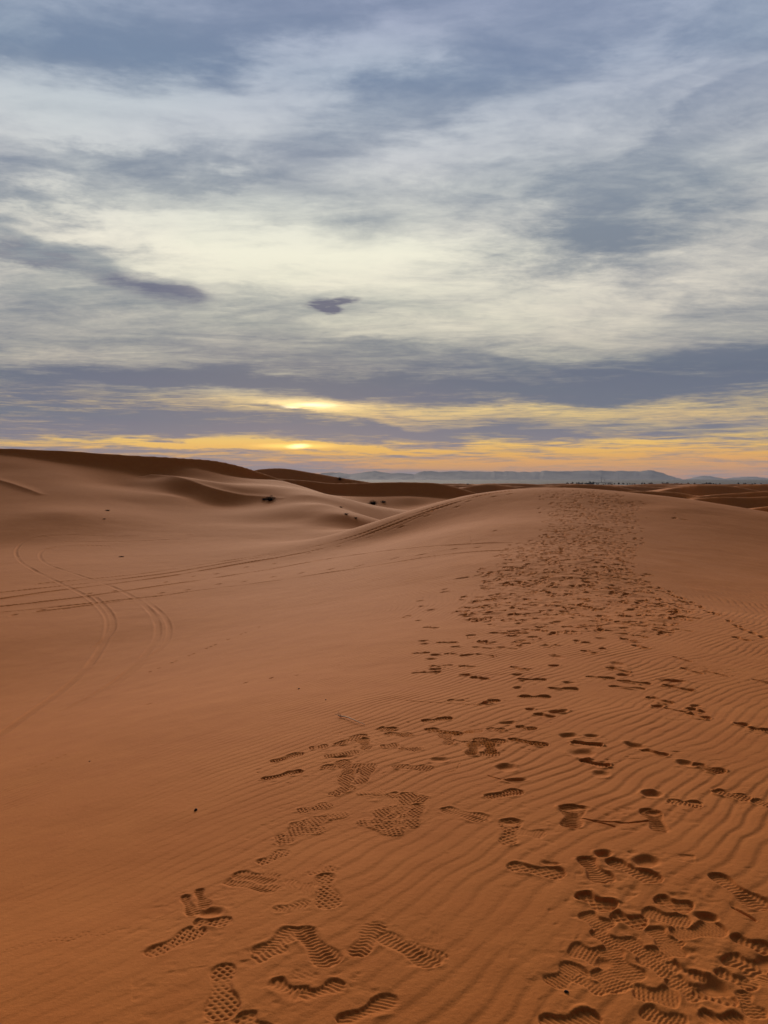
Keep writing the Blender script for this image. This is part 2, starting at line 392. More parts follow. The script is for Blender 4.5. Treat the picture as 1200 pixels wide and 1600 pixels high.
# ---- footprints: (heel x, y, toe x, y, tread[, depth, width])
FP = [
 (229,1494,318,1449,'lug'),(302,1442,362,1440,'lug',.012,.09),(288,1400,304,1432,'bars',.008,.07),(310,1390,322,1420,'bars',.008,.07),
 (308,1428,350,1426,'pit',.030,.10),(350,1504,346,1600,'lug'),(380,1588,402,1618,'lug'),(403,1350,450,1328,'lug',.012,.11),
 (429,1310,512,1293,'lug'),(448,1292,550,1268,'lug'),(465,1268,520,1256,'lug',.008),(560,1280,628,1303,'lug'),(586,1302,672,1250,'lug'),
 (604,1240,668,1250,'lug'),(612,1264,640,1268,'pit',.02,.07),(516,1242,552,1228,'lug',.012,.11),(556,1238,604,1238,'scuff',.01),(570,1248,592,1250,'pit',.012,.05),
 (500,1198,578,1196,'lug'),(518,1220,596,1188,'lug'),(518,1182,552,1183,'pit',.03,.10),(516,1167,578,1144,'lug',.014),(506,1182,562,1174,'lug',.008),
 (423,1191,473,1176,'bars'),(408,1219,474,1205,'bars'),(455,1209,474,1207,'pit',.022,.07),(484,1169,512,1165,'lug'),
 (590,1138,618,1140,'lug'),(602,1146,644,1148,'lug'),(596,1166,622,1163,'lug'),(625,1168,658,1171,'lug',.008),(612,1196,678,1201,'lug'),(674,1190,698,1184,'pit',.035,.12),
 (658,1126,708,1122,'bars'),(352,1376,440,1388,'bars',.008),(366,1366,436,1374,'bars',.010),(442,1378,506,1391,'scuff',.012),(506,1356,516,1430,'lug',.014),
 (425,1422,486,1410,'bars',.007,.08),(484,1364,517,1357,'bars',.008,.07),(398,1492,470,1450,'bars',.014),(470,1448,520,1510,'bars',.014),(400,1500,440,1478,'bars',.006,.1),
 (555,1495,590,1440,'bars',.010),(592,1458,688,1508,'bars',.014),(640,1472,700,1498,'scuff',.012,.05),(425,1533,478,1560,'scuff',.02,.10),(468,1560,540,1538,'scuff',.018,.10),(528,1600,622,1560,'scuff',.02,.10),
 (821,1108,836,1109,'pit',.025,.09),(837,1115,864,1122,'plain'),(858,1114,886,1110,'pit',.035,.12),(780,1132,804,1128,'pit',.03,.10),(762,1138,788,1141,'lug'),(808,1135,838,1140,'grid'),
 (700,1146,754,1141,'wave',.012),(740,1154,790,1160,'bars'),(796,1154,856,1166,'grid'),(729,1177,782,1179,'lug'),(650,1136,740,1150,'grid',.012),(700,1158,740,1162,'scuff'),
 (876,1147,902,1153,'pit',.04,.14),(912,1150,938,1151,'pit',.025,.09),(892,1160,942,1166,'scuff',.03),(890,1176,932,1180,'pit',.035,.20),(905,1188,952,1199,'scuff',.035,.12),(926,1208,954,1212,'pit',.025,.14),
 (979,1160,1010,1172,'pit',.045,.11),(1002,1170,1042,1182,'plain',.02),(1058,1188,1092,1198,'pit',.04,.11),(1085,1192,1130,1208,'bars',.02),
 (1149,1130,1172,1135,'pit',.04,.12),(1170,1138,1205,1143,'bars',.02),(775,1200,808,1200,'pit',.035,.16),(788,1221,824,1218,'pit',.025,.07),(758,1246,816,1236,'bars',.012),
 (690,1262,764,1281,'bars',.016),(793,1320,798,1278,'grid',.018,.13),(784,1286,808,1284,'pit',.035,.08),(806,1298,852,1305,'wave',.016),
 (892,1296,896,1256,'bars',.02,.15),(874,1262,922,1264,'pit',.03,.07),(1003,1238,1035,1244,'pit',.045,.13),(1042,1251,1098,1259,'bars',.012),(1074,1252,1098,1257,'pit',.015,.06),
 (1033,1302,1014,1264,'bars',.014),(1012,1268,1030,1273,'pit',.03,.08),(1115,1235,1174,1249,'lug',.014),(1178,1250,1214,1260,'lug',.014),
 (792,1351,884,1368,'grid',.014),(845,1348,876,1352,'pit',.012,.05),(912,1340,948,1382,'bars',.014),(929,1333,956,1338,'pit',.04,.10),(950,1344,1032,1381,'bars',.018),(992,1342,1030,1354,'pit',.03,.15),
 (1113,1366,1200,1424,'bars',.016),(903,1397,960,1422,'grid',.025),(955,1430,1012,1446,'grid',.014,.12),(1024,1404,1082,1423,'grid',.016),(1004,1424,1080,1446,'wave',.012),
 (1085,1432,1125,1438,'pit',.03,.07),(912,1428,953,1452,'wave',.014,.12),(932,1456,970,1480,'wave',.016,.11),(1018,1450,1056,1484,'wave',.012),(1018,1492,1062,1482,'wave',.016,.12),
 (1050,1462,1132,1450,'wave',.014),(890,1482,950,1500,'wave',.010,.14),(948,1480,992,1536,'wave',.015,.13),(972,1466,1044,1514,'wave',.014),(1010,1500,1046,1518,'wave',.014),
 (858,1540,908,1510,'wave',.016,.12),(903,1528,942,1548,'wave',.010,.09),(936,1518,974,1548,'wave',.012),(930,1505,958,1508,'pit',.02,.08),
 (1148,1466,1200,1484,'bars',.02,.09),(1138,1496,1192,1520,'bars',.022,.14),(1128,1522,1176,1540,'bars',.014,.09),(1050,1508,1092,1530,'scuff',.02,.07),
 (988,1550,1062,1562,'wave',.012),(1056,1534,1092,1556,'wave',.012),(1012,1582,1062,1604,'wave',.012),(1162,1556,1182,1586,'wave',.010,.08),(1092,1548,1146,1552,'pit',.035,.15),(1105,1556,1130,1562,'bars',.012,.07),
 (1100,1590,1160,1600,'scuff',.02,.1),(843,1600,942,1596,'scuff',.022,.12),(1180,1500,1215,1510,'pit',.03,.12),(1170,1540,1205,1530,'scuff',.015,.08),
 (528,1252,546,1200,'lug'),(558,1232,580,1190,'lug'),(548,1216,532,1182,'lug',.01),(577,1180,562,1146,'lug'),(600,1302,612,1252,'lug'),(642,1300,650,1250,'lug',.014),(622,1272,642,1236,'lug'),(440,1320,470,1290,'lug'),(480,1302,500,1274,'lug'),
 (585,1287,600,1262,'lug'),(732,1186,745,1152,'bars'),(770,1182,760,1152,'grid',.012),(704,1168,692,1140,'lug',.012),
 # middle distance
 (655,1001,670,1002,'pit'),(655,1006,672,1006,'pit',.02),(683,1004,715,1004,'plain'),(704,1011,720,1010,'pit'),(696,1021,712,1022,'plain'),(672,1023,690,1023,'pit',.045),(645,1021,672,1020,'plain'),
 (668,1028,682,1031,'pit',.03),(716,1025,745,1021,'pit',.04),(745,1021,771,1026,'plain'),(737,1010,770,1014,'plain'),(773,1010,812,1015,'plain'),(672,1040,708,1039,'plain'),(670,1045,690,1045,'pit',.045),
 (642,1051,690,1050,'plain'),(718,1040,742,1042,'plain'),(720,1053,738,1056,'pit',.04),(736,1058,762,1062,'plain'),(800,1041,825,1047,'bars'),(800,1054,816,1055,'pit'),(808,1062,855,1062,'plain'),
 (802,1074,815,1075,'pit'),(811,1088,862,1089,'bars'),(752,1101,778,1093,'grid'),(857,1022,885,1031,'pit'),(860,1039,872,1041,'pit',.045),(880,1065,902,1068,'pit'),(857,1075,905,1077,'plain'),
 (942,985,966,986,'pit'),(930,996,950,998,'pit'),(910,1003,925,1004,'pit',.04),(935,1013,948,1014,'pit',.04),(910,1016,932,1022,'plain'),(960,995,1010,992,'plain'),(980,1005,1022,1018,'plain'),
 (1045,1025,1087,1037,'plain',.02,.06),(1060,1043,1102,1055,'plain',.025,.06),(1095,1047,1143,1059,'plain',.02,.04),(1140,993,1176,1004,'plain',.03),(955,1033,978,1043,'pit'),(945,1041,985,1052,'plain',.03),
 (965,1052,983,1056,'pit',.045),(915,1056,962,1061,'bars'),(962,1062,1022,1070,'plain'),(940,1070,1022,1078,'plain'),(1030,1062,1072,1066,'pit',.04),(1030,1068,1090,1082,'plain',.03),(1012,1088,1048,1100,'plain'),
 (1020,1102,1036,1105,'pit',.04),(1036,1105,1078,1114,'plain',.02,.06),(1080,1101,1095,1104,'pit'),(1076,1106,1096,1114,'plain'),(1075,1113,1105,1125,'plain'),(1175,1062,1205,1068,'plain',.025,.06),
 (700,1094,725,1096,'plain',.01),
 # two lines of prints crossing the valley and climbing the ridge
 (10,948,22,945,'pit'),(14,963,28,959,'pit'),(58,955,72,952,'pit'),(95,953,110,950,'pit'),(130,930,145,926,'pit'),(146,945,160,941,'pit'),(170,926,185,922,'pit'),(192,939,208,935,'pit'),(243,929,258,925,'pit'),
 (284,924,300,920,'pit'),(333,915,348,911,'pit'),(372,911,388,907,'pit'),(415,904,435,899,'pit'),(462,898,478,893,'pit'),(503,893,526,887,'pit'),(550,887,572,881,'pit'),(250,912,265,908,'pit'),(293,903,308,899,'pit'),
 (329,899,346,895,'pit'),(376,889,392,884,'pit'),(417,884,438,878,'pit'),(474,867,490,862,'pit'),(520,857,534,852,'pit'),(568,843,586,836,'pit'),(615,828,636,820,'pit',.06,.2),(657,810,678,802,'pit',.06,.2),
 (704,795,722,790,'pit',.06,.2),(724,786,740,781,'pit',.06),(762,778,778,775,'pit',.06,.2),(790,773,804,771,'pit',.06),(603,876,626,870,'pit'),(648,869,672,864,'pit'),(700,860,718,856,'pit'),(738,857,756,854,'pit'),
 (768,831,778,828,'pit'),(228,1101,238,1098,'pit',.02,.05),(379,1068,387,1065,'pit',.02,.05),(420,1061,427,1058,'pit',.02,.05),(460,1056,466,1054,'pit',.015,.05),
 (630,965,640,961,'plain'),(650,940,662,937,'pit'),(654,948,664,946,'pit'),(664,955,680,951,'pit'),(686,926,706,923,'pit'),(710,905,736,901,'pit',.05,.2),(738,901,756,897,'pit'),(728,966,738,960,'pit',.04,.2),(690,922,700,919,'pit'),
 (648,970,660,969,'pit'),(662,980,684,982,'plain'),(1046,811,1060,808,'pit',.06),(1062,811,1080,813,'pit',.05),
]
for k, (a, b) in enumerate([(440 + 8 * i, 1046 - 4.2 * i) for i in range(0, 0)]): pass
for i in (0, 2, 5, 6, 9, 10, 13, 14, 15, 18, 21, 22, 25):                                    # small animal trail on the flank
    t = i / 25; px_ = 232 + (402 - 232) * t; py_ = 1050 + (980 - 1050) * t
    FP.append((px_, py_ + 1, px_ + 4, py_ - 1, 'pit', .018, .06))
for i in range(46):                                    # beetle trail low left
    t = i / 45; px_ = 0 + 205 * t; py_ = 1487 - 36 * t + 2.5 * math.sin(i * .6)
    FP.append((px_, py_ + (2.2 if i % 2 else -2.2), px_ + 2.6, py_ + (1.6 if i % 2 else -2.8), 'pit', .0035, .007))
for i in range(6): FP.append((42 + i * 11.5, 1204 - i * 4.6, 44.5 + i * 11.5, 1203 - i * 4.6, 'pit', .004, .012))

# ---- the trodden path along the crest, scattered in the world
bands = [(766, 838, 935, .5), (775, 842, 975, .9), (785, 846, 1000, 1.2), (800, 850, 1005, 1.2), (820, 850, 1000, 1.6), (845, 830, 1000, 1.9), (860, 775, 998, 2.2), (880, 775, 995, 2.6), (900, 748, 1010, 3.0), (925, 742, 1035, 3.2),
         (950, 700, 1075, 3.0), (975, 720, 1110, 2.6), (1000, 735, 1010, 2.0), (1022, 820, 990, .8), (1040, 850, 960, .0)]
bp = np.array(bands)
cnt = 0
_sl = (slice(int(np.searchsorted(rad, 11)), int(np.searchsorted(rad, 46))), slice(None))
_px, _py = project(X[_sl], np.maximum(Y[_sl], .5), Z[_sl])
_l = np.interp(_py, bp[:, 0], bp[:, 1]); _r = np.interp(_py, bp[:, 0], bp[:, 2]); _dn = np.interp(_py, bp[:, 0], bp[:, 3])
_t = (_px - _l) / (_r - _l)
_m = sstep(0, .22, _t) * sstep(1, .8, _t) * np.clip(_dn / 2.6, 0, 1) * (Y[_sl] > 5) * (_py < 1030)
D[_sl] = D[_sl] * (1 - .7 * _m) + _m * (.030 * fbm(X[_sl] / .33, Y[_sl] / .42, 91, 3))
rs = []
for kk in range(9000):
    yy_ = rng.uniform(9.5, 46); xx_ = rng.uniform(0, 17)
    rs.append((xx_, yy_))
rs = np.array(rs); zs = macro(rs[:, 0], rs[:, 1]); qx, qy = project(rs[:, 0], rs[:, 1], zs)
area = 36.5 * 17
for (xx_, yy_), px_, py_ in zip(rs, qx, qy):
    if py_ < bp[0, 0] or py_ > bp[-1, 0]: continue
    l = np.interp(py_, bp[:, 0], bp[:, 1]); rgt = np.interp(py_, bp[:, 0], bp[:, 2]); dn = np.interp(py_, bp[:, 0], bp[:, 3])
    t = (px_ - l) / (rgt - l)
    if t < -.05 or t > 1.05: continue
    edge = min(1, max(.1, 4.5 * min(t + .03, 1.03 - t)))
    clump = .45 + 1.5 * (0.5 + float(fbm(np.array([xx_ / 1.6]), np.array([yy_ / 2.2]), 71, 2)[0]))
    if random.random() > dn * edge * clump * area / 9000 * 8.0: continue
    an = math.pi / 2 + random.gauss(0, .45) + (math.pi if random.random() < .3 else 0)
    kd = random.choice(['pit', 'plain', 'plain', 'plain', 'scuff', 'bars'])
    L = random.uniform(.26, .36) if kd != 'pit' else random.uniform(.18, .34)
    stamp(xx_, yy_, an, L, random.uniform(.10, .17), random.uniform(.008, .026) * (.85 + yy_ / 28), kd, random.choice((-1, 1)), random.randrange(1000))
    cnt += 1
# one thinner line leaving to the right, and one going over the left shoulder of the path
for (x0, y0, x1, y1, m_) in [(1000, 905, 1198, 1000, 15), (960, 890, 1130, 965, 12), (965, 770, 1085, 776, 5), (850, 790, 1030, 815, 9), (985, 800, 1075, 800, 4)]:
    for i in range(m_):
        t = (i + random.random() * .6) / m_
        p = hit(x0 + (x1 - x0) * t, y0 + (y1 - y0) * t + random.uniform(-3, 3))
        q2 = hit(x0 + (x1 - x0) * min(1, t + .05), y0 + (y1 - y0) * min(1, t + .05))
        an = math.atan2(q2[1] - p[1], q2[0] - p[0])
        stamp(p[0], p[1], an, .28, .1, random.uniform(.02, .04), random.choice(['pit', 'plain', 'plain']), 1, i)
print('path prints', cnt)
for i, f in enumerate(FP):
    hx, hy, tx, ty, kind = f[:5]
    A = hit(hx, hy); B = hit(tx, ty)
    L = float(np.hypot(*(B - A)[:2])); rr_ = math.hypot(*A[:2])
    depth = f[5] if len(f) > 5 else (.011 if rr_ < 6 else .024)
    W = f[6] if len(f) > 6 else (.122 if rr_ < 6 else .125)
    if rr_ > 14 and len(f) <= 6: W = .17; depth = max(depth, .03)
    if 6 <= rr_ < 20: depth *= .7
    if rr_ < 6: depth = depth * {'pit': .44, 'wave': .22, 'scuff': .32, 'bars': .40}.get(kind, .46) * (1 + 1.0 * float(sstep(3.3, 6, rr_)) * (kind != 'pit'))
    if i < 400 and f[5:6] != (.0035,): L = min(max(L, .05 if kind == 'pit' else .14), .6 if rr_ > 12 else .34)
    c = (A + B) / 2; an = math.atan2(B[1] - A[1], B[0] - A[0])
    kind2 = kind
    # a scuff always has its sharp wall on the far side
    flip = 1
    if kind == 'scuff' and math.cos(an) < 0: flip = -1
    stamp(c[0], c[1], an, L, W, depth, kind2, flip, i * 7 + 3)

kb = int(np.searchsorted(rad, 4.2))
for ax_ in (0, 1):
    q_ = D[:kb]; p_ = q_.copy()
    if ax_ == 0: p_[1:-1] = .25 * q_[:-2] + .5 * q_[1:-1] + .25 * q_[2:]
    else: p_[:, 1:-1] = .25 * q_[:, :-2] + .5 * q_[:, 1:-1] + .25 * q_[:, 2:]
    D[:kb] = p_
Zf = (Z + D).astype(np.float32)

# ------------------------------------------------------------------ helpers for objects
def link(o, parent=None, **props):
    C.objects.link(o)
    if parent is not None: o.parent = parent
    for k_, v_ in props.items(): o[k_] = v_
    return o

def mesh_np(name, co, quads, mat, smooth=True, tris=None):
    me = bpy.data.meshes.new(name)
    co = np.asarray(co, np.float32)
    me.vertices.add(len(co)); me.vertices.foreach_set('co', co.ravel())
    nq = len(quads); nt = 0 if tris is None else len(tris)
    idx = quads.astype(np.int32).ravel()
    ls = np.arange(nq, dtype=np.int32) * 4
    if nt:
        idx = np.concatenate([idx, tris.astype(np.int32).ravel()]); ls = np.concatenate([ls, nq * 4 + np.arange(nt, dtype=np.int32) * 3])
    me.loops.add(len(idx)); me.loops.foreach_set('vertex_index', idx)
    me.polygons.add(nq + nt); me.polygons.foreach_set('loop_start', ls)
    me.update(calc_edges=True)
    if smooth: me.polygons.foreach_set('use_smooth', np.ones(nq + nt, bool))
    me.materials.append(mat)
    return bpy.data.objects.new(name, me)

def grid_quads(nr_, nc_, wrap):
    i = np.arange(nr_ - 1)[:, None]; j = np.arange(nc_ if wrap else nc_ - 1)[None]
    j2 = (j + 1) % nc_
    return np.stack([i * nc_ + j, i * nc_ + j2, (i + 1) * nc_ + j2, (i + 1) * nc_ + j], -1).reshape(-1, 4)

# ------------------------------------------------------------------ materials
def new_mat(name):
    m = bpy.data.materials.new(name); m.use_nodes = True
    nt = m.node_tree; b = nt.nodes['Principled BSDF']
    b.inputs['Specular IOR Level'].default_value = .15
    return m, nt, b

def N(nt, t, **kw):
    nd = nt.nodes.new(t)
    for k_, v_ in kw.items(): setattr(nd, k_, v_)
    return nd

def noise(nt, vec, scale, detail=4, rough=.55, dist=0):
    nd = N(nt, 'ShaderNodeTexNoise'); nd.inputs['Scale'].default_value = scale
    nd.inputs['Detail'].default_value = detail; nd.inputs['Roughness'].default_value = rough; nd.inputs['Distortion'].default_value = dist
    if vec is not None: nt.links.new(vec, nd.inputs['Vector'])
    return nd.outputs['Fac']

def ramp(nt, fac, stops, interp='LINEAR'):
    nd = N(nt, 'ShaderNodeValToRGB'); nd.color_ramp.interpolation = interp
    els = nd.color_ramp.elements
    els[0].position = stops[0][0]; els[0].color = (*stops[0][1], 1)
    els[1].position = stops[-1][0]; els[1].color = (*stops[-1][1], 1)
    for p, c in stops[1:-1]:
        e = els.new(p); e.color = (*c, 1)
    nt.links.new(fac, nd.inputs['Fac'])
    return nd.outputs['Color']

def math_(nt, op, a, b=None, clamp=False):
    nd = N(nt, 'ShaderNodeMath', operation=op); nd.use_clamp = clamp
    for i_, v_ in enumerate((a, b)):
        if v_ is None: continue
        if isinstance(v_, (int, float)): nd.inputs[i_].default_value = v_
        else: nt.links.new(v_, nd.inputs[i_])
    return nd.outputs[0]

def srgb(r, g, b):
    f = lambda c: (c / 255 / 12.92) if c / 255 <= .04045 else ((c / 255 + .055) / 1.055) ** 2.4
    return (f(r), f(g), f(b))

def mixc(nt, fac, a, b, mode='MIX'):
    nd = N(nt, 'ShaderNodeMix', data_type='RGBA', blend_type=mode)
    if isinstance(fac, (int, float)): nd.inputs[0].default_value = fac
    else: nt.links.new(fac, nd.inputs[0])
    for i_, v_ in ((6, a), (7, b)):
        if isinstance(v_, tuple): nd.inputs[i_].default_value = (*v_, 1) if len(v_) == 3 else v_
        else: nt.links.new(v_, nd.inputs[i_])
    return nd.outputs[2]

# sand
sand, nt, b = new_mat('red_desert_sand')
b.inputs['Roughness'].default_value = .95; b.inputs['Specular IOR Level'].default_value = .075
b.inputs['Sheen Weight'].default_value = .015; b.inputs['Sheen Roughness'].default_value = .5; b.inputs['Sheen Tint'].default_value = (1, .80, .66, 1)
pos = N(nt, 'ShaderNodeNewGeometry').outputs['Position']
c1 = ramp(nt, noise(nt, pos, .35, 6), [(.3, (.47, .132, .0190)), (.7, (.52, .156, .025))])
grain = noise(nt, pos, 300, 3, .75)
c2 = mixc(nt, .34, c1, ramp(nt, grain, [(.3, (.24, .065, .012)), (.7, (.80, .33, .11))]))
patch = noise(nt, pos, 2.4, 5, .6)
c3 = mixc(nt, .35, c2, ramp(nt, patch, [(.35, (.445, .119, .0160)), (.68, (.54, .173, .031))]))
nt.links.new(c3, b.inputs['Base Color'])
bm1 = N(nt, 'ShaderNodeBump'); bm1.inputs['Strength'].default_value = .35; bm1.inputs['Distance'].default_value = .002
nt.links.new(grain, bm1.inputs['Height'])
bm2 = N(nt, 'ShaderNodeBump'); bm2.inputs['Strength'].default_value = .5; bm2.inputs['Distance'].default_value = .006
nt.links.new(noise(nt, pos, 45, 5, .65), bm2.inputs['Height']); nt.links.new(bm1.outputs[0], bm2.inputs['Normal'])
nt.links.new(bm2.outputs[0], b.inputs['Normal'])

def plain_mat(name, stops, scale, rough=.9, bump=None):
    m, nt, b = new_mat(name); b.inputs['Roughness'].default_value = rough
    p = N(nt, 'ShaderNodeNewGeometry').outputs['Position']
    nt.links.new(ramp(nt, noise(nt, p, scale, 5, .6), stops), b.inputs['Base Color'])
    if bump:
        bb = N(nt, 'ShaderNodeBump'); bb.inputs['Strength'].default_value = bump[1]; bb.inputs['Distance'].default_value = bump[2]
        nt.links.new(noise(nt, p, bump[0], 6, .6), bb.inputs['Height']); nt.links.new(bb.outputs[0], b.inputs['Normal'])
    return m

m_plain = plain_mat('stony_plain', [(.35, (.016, .016, .016)), (.6, (.032, .030, .028)), (.75, (.06, .054, .048))], .004)
m_rock = plain_mat('hill_rock', [(.35, (.17, .15, .145)), (.65, (.23, .205, .19))], .0015, bump=(.01, .8, 30))
m_leaf = plain_mat('dry_foliage', [(.3, (.030, .032, .016)), (.7, (.060, .055, .028))], 9)
m_twigd = plain_mat('dark_stem', [(.3, (.035, .028, .018)), (.7, (.07, .055, .035))], 12)
m_palm = plain_mat('oasis_foliage', [(.3, (.035, .045, .025)), (.7, (.06, .07, .035))], .5)
m_bark = plain_mat('bark', [(.3, (.08, .055, .04)), (.7, (.14, .10, .07))], 6)
m_peb = plain_mat('dark_pebble', [(.3, (.018, .013, .011)), (.7, (.05, .035, .028))], 150, .8)
m_straw = plain_mat('bleached_twig', [(.3, (.42, .30, .18)), (.7, (.72, .58, .40))], 60, .8)
m_white = plain_mat('whitewash', [(.3, (.62, .60, .56)), (.7, (.75, .73, .70))], .3, .8)
m_steel = plain_mat('galvanised_steel', [(.3, (.30, .30, .31)), (.7, (.42, .42, .43))], .3, .6)
m_dark = plain_mat('dark_opening', [(.3, (.03, .03, .035)), (.7, (.05, .05, .055))], 1, .4)

# ------------------------------------------------------------------ the setting
co = np.stack([X.astype(np.float32), Y.astype(np.float32), Zf], -1).reshape(-1, 3)
cen = np.array([[0, 0, float(Zf[0].mean())]], np.float32)
quads = grid_quads(NR, NC, True)[:, ::-1]
j = np.arange(NC); tris = np.stack([np.full(NC, NR * NC), (j + 1) % NC, j], -1)
o = mesh_np('sand_dunes', np.vstack([co, cen]), quads, sand, True, tris)
link(o, kind='structure')
del co, quads

pr = np.geomspace(1500, 31000, 90); pa = np.linspace(-math.pi, math.pi, 361)[:-1]
PX = pr[:, None] * np.sin(pa)[None]; PY = pr[:, None] * np.cos(pa)[None]
PZ = -10.5 + .5 * fbm(PX / 500, PY / 500, 81, 3) + 46 * sstep(2600, 17000, pr[:, None])
co = np.stack([PX, PY, PZ], -1).reshape(-1, 3)
inner = np.array([[0, 0, -10.5]])
o = mesh_np('plain', np.vstack([co, inner]), grid_quads(len(pr), 360, True)[:, ::-1], m_plain, True,
            np.stack([np.full(360, len(co)), (np.arange(360) + 1) % 360, np.arange(360)], -1))
link(o, kind='structure')

def hills(name, sky, dist, depth, zb=-11, rough=2.3, seed=0):
    """a range whose skyline passes through the points (px, py) at the given distance, with real slopes and gullies"""
    sx = np.array([p[0] for p in sky], float); sy = np.array([p[1] for p in sky], float)
    xs_px = np.arange(sx[0], sx[-1] + .01, .8)
    top = np.interp(xs_px, sx, sy)
    aa = np.arctan((xs_px - 600) / 1200)
    ht = (751.5 - top) / 1200 * dist + 11
    ht = np.clip(ht + rough * 6 * fbm(xs_px / 9, xs_px * 0, seed, 4), 0, None)
    vs = np.linspace(-1, 1, 41)
    prof = np.clip(1 - np.abs(vs) ** 1.25, 0, 1)
    prof = np.where(vs < 0, np.clip(1 - np.abs(vs) ** .8, 0, 1), prof)
    Yc = dist + vs[:, None] * depth
    XX = Yc * np.tan(aa)[None]
    g = fbm(XX / 260, Yc / 900, seed + 3, 4)
    ZZ = zb + ht[None] * np.clip(prof[:, None] + .35 * g * prof[:, None] * (1 - prof[:, None]) * 4 * .5, 0, 1.02)
    co = np.stack([XX, np.broadcast_to(Yc, XX.shape), ZZ], -1).reshape(-1, 3)
    o = mesh_np(name, co, grid_quads(41, len(xs_px), False), m_rock, True)
    link(o, kind='structure')

hills('hills', [(-900, 746), (-500, 743), (-100, 741), (200, 743), (400, 744), (470, 742), (500, 739.5), (515, 737.5), (530, 738), (545, 740.5), (560, 739), (575, 736.5), (587, 735.3), (598, 737),
               (610, 739.5), (622, 739), (640, 740), (648, 741.3), (655, 737.5), (662, 735.7), (675, 736), (690, 737.3), (705, 736.2), (720, 735.6), (760, 736.3), (800, 736.6), (844, 737), (848, 735.4),
               (880, 735.8), (915, 735.3), (942, 734.4), (950, 735.6), (957, 735.8), (970, 734.4), (982, 736), (1000, 735.6), (1012, 734.1), (1024, 735.6), (1034, 738.5), (1046, 742), (1058, 746), (1066, 748.5), (1075, 751)],
      15500, 1500, seed=5)
hills('hills', [(1060, 751), (1072, 748), (1085, 745), (1098, 743), (1110, 743.3), (1122, 746), (1132, 747.5), (1145, 745.8), (1158, 744.6), (1175, 744.5), (1190, 746), (1210, 746.3), (1240, 744), (1400, 743), (1700, 746), (1900, 750)],
      19000, 1400, seed=9)

# ------------------------------------------------------------------ plants
def blades(mb, rnd, n_, rad_, h, spread, w, droop=.3):
    """thin curved stems fanning out of one foot"""
    for _ in range(n_):
        a = rnd.uniform(0, 2 * math.pi); r0 = rad_ * .3 * rnd.random()
        x0, y0 = r0 * math.cos(a), r0 * math.sin(a)
        el = rnd.uniform(.25, 1.35); L = h * rnd.uniform(.55, 1.1) / max(math.sin(el), .55)
        a2 = a + rnd.uniform(-.5, .5)
        dx, dy = math.cos(a2) * math.cos(el) * spread, math.sin(a2) * math.cos(el) * spread
        px_, py_ = -math.sin(a2) * w, math.cos(a2) * w
        prev = None
        for k_ in range(4):
            t = k_ / 3; zz = L * math.sin(el) * t - droop * L * t * t * .4
            cx, cy = x0 + dx * L * t, y0 + dy * L * t; ww = 1 - .85 * t
            v = len(mb[0]); mb[0] += [(cx - px_ * ww, cy - py_ * ww, zz), (cx + px_ * ww, cy + py_ * ww, zz), (cx, cy, zz + w * ww)]
            if prev is not None:
                for q_ in range(3):
                    mb[1].append((prev + q_, prev + (q_ + 1) % 3, v + (q_ + 1) % 3, v + q_))
            prev = v

def leaves(mb, rnd, n_, rx, ry, h, s, z0=0):
    for _ in range(n_):
        while True:
            u = [rnd.uniform(-1, 1) for _ in range(3)]
            q_ = sum(c * c for c in u)
            if .1 < q_ < 1: break
        lump = 1 + .3 * math.sin(5 * u[0] + 3 * u[1]) * math.cos(4 * u[2])
        c = Vector((u[0] * rx * lump, u[1] * ry * lump, z0 + (u[2] * .5 + .5) * h * lump))
        d1 = Vector([rnd.gauss(0, 1) for _ in range(3)]).normalized() * s * rnd.uniform(.6, 1.4)
        d2 = d1.cross(Vector([rnd.gauss(0, 1) for _ in range(3)])).normalized() * s * .5
        v = len(mb[0]); mb[0] += [tuple(c - d1), tuple(c + d2), tuple(c + d1), tuple(c - d2)]
        mb[1].append((v, v + 1, v + 2, v + 3))

def mk(name, mb, mat, parent=None, smooth=False):
    me = bpy.data.meshes.new(name); me.from_pydata(mb[0], [], mb[1]); me.materials.append(mat); me.update()
    if smooth: me.shade_smooth()
    ob = bpy.data.objects.new(name, me)
    return link(ob, parent)

def empty(name, loc, label, cat, group=None, rz=0):
    e = bpy.data.objects.new(name, None); e.location = loc; e.rotation_euler.z = rz; e.empty_display_size = .1
    C.objects.link(e); e['label'] = label; e['category'] = cat
    if group: e['group'] = group
    return e

def shrub(px, py, w, h, label, seed, n_=260, lf=900):
    p = hit(px, py); rnd = random.Random(seed)
    e = empty('desert_shrub', (p[0], p[1], p[2] - .03), label, 'shrub', rz=seed)
    mb = [[], []]; blades(mb, rnd, n_, w * .5, h, .9, max(.006, w * .008)); mk('stems', mb, m_twigd, e)
    mb = [[], []]; leaves(mb, rnd, lf, w * .42, w * .36, h * .85, w * .03); mk('foliage', mb, m_leaf, e)
    return e

shrub(422, 782, 1.05, .55, 'dark bushy shrub at the end of the dark hollow on the big left dune', 3)
shrub(413, 781, .7, .26, 'low flat dark shrub just left of the bushy one on the big left dune', 4, 160, 500)
shrub(583, 788, 1.15, .62, 'larger dark shrub on the sand below the shaded dune face', 5)
shrub(599, 785, .9, .3, 'low wide dark shrub right of the larger one below the shaded dune face', 6, 160, 500)
shrub(531, 750, .75, .75, 'small round dark shrub on the crest line in front of the blue hills', 8)
shrub(731, 757, 1.0, .8, 'lone dark bush on a far dune left of the trodden ridge', 9)

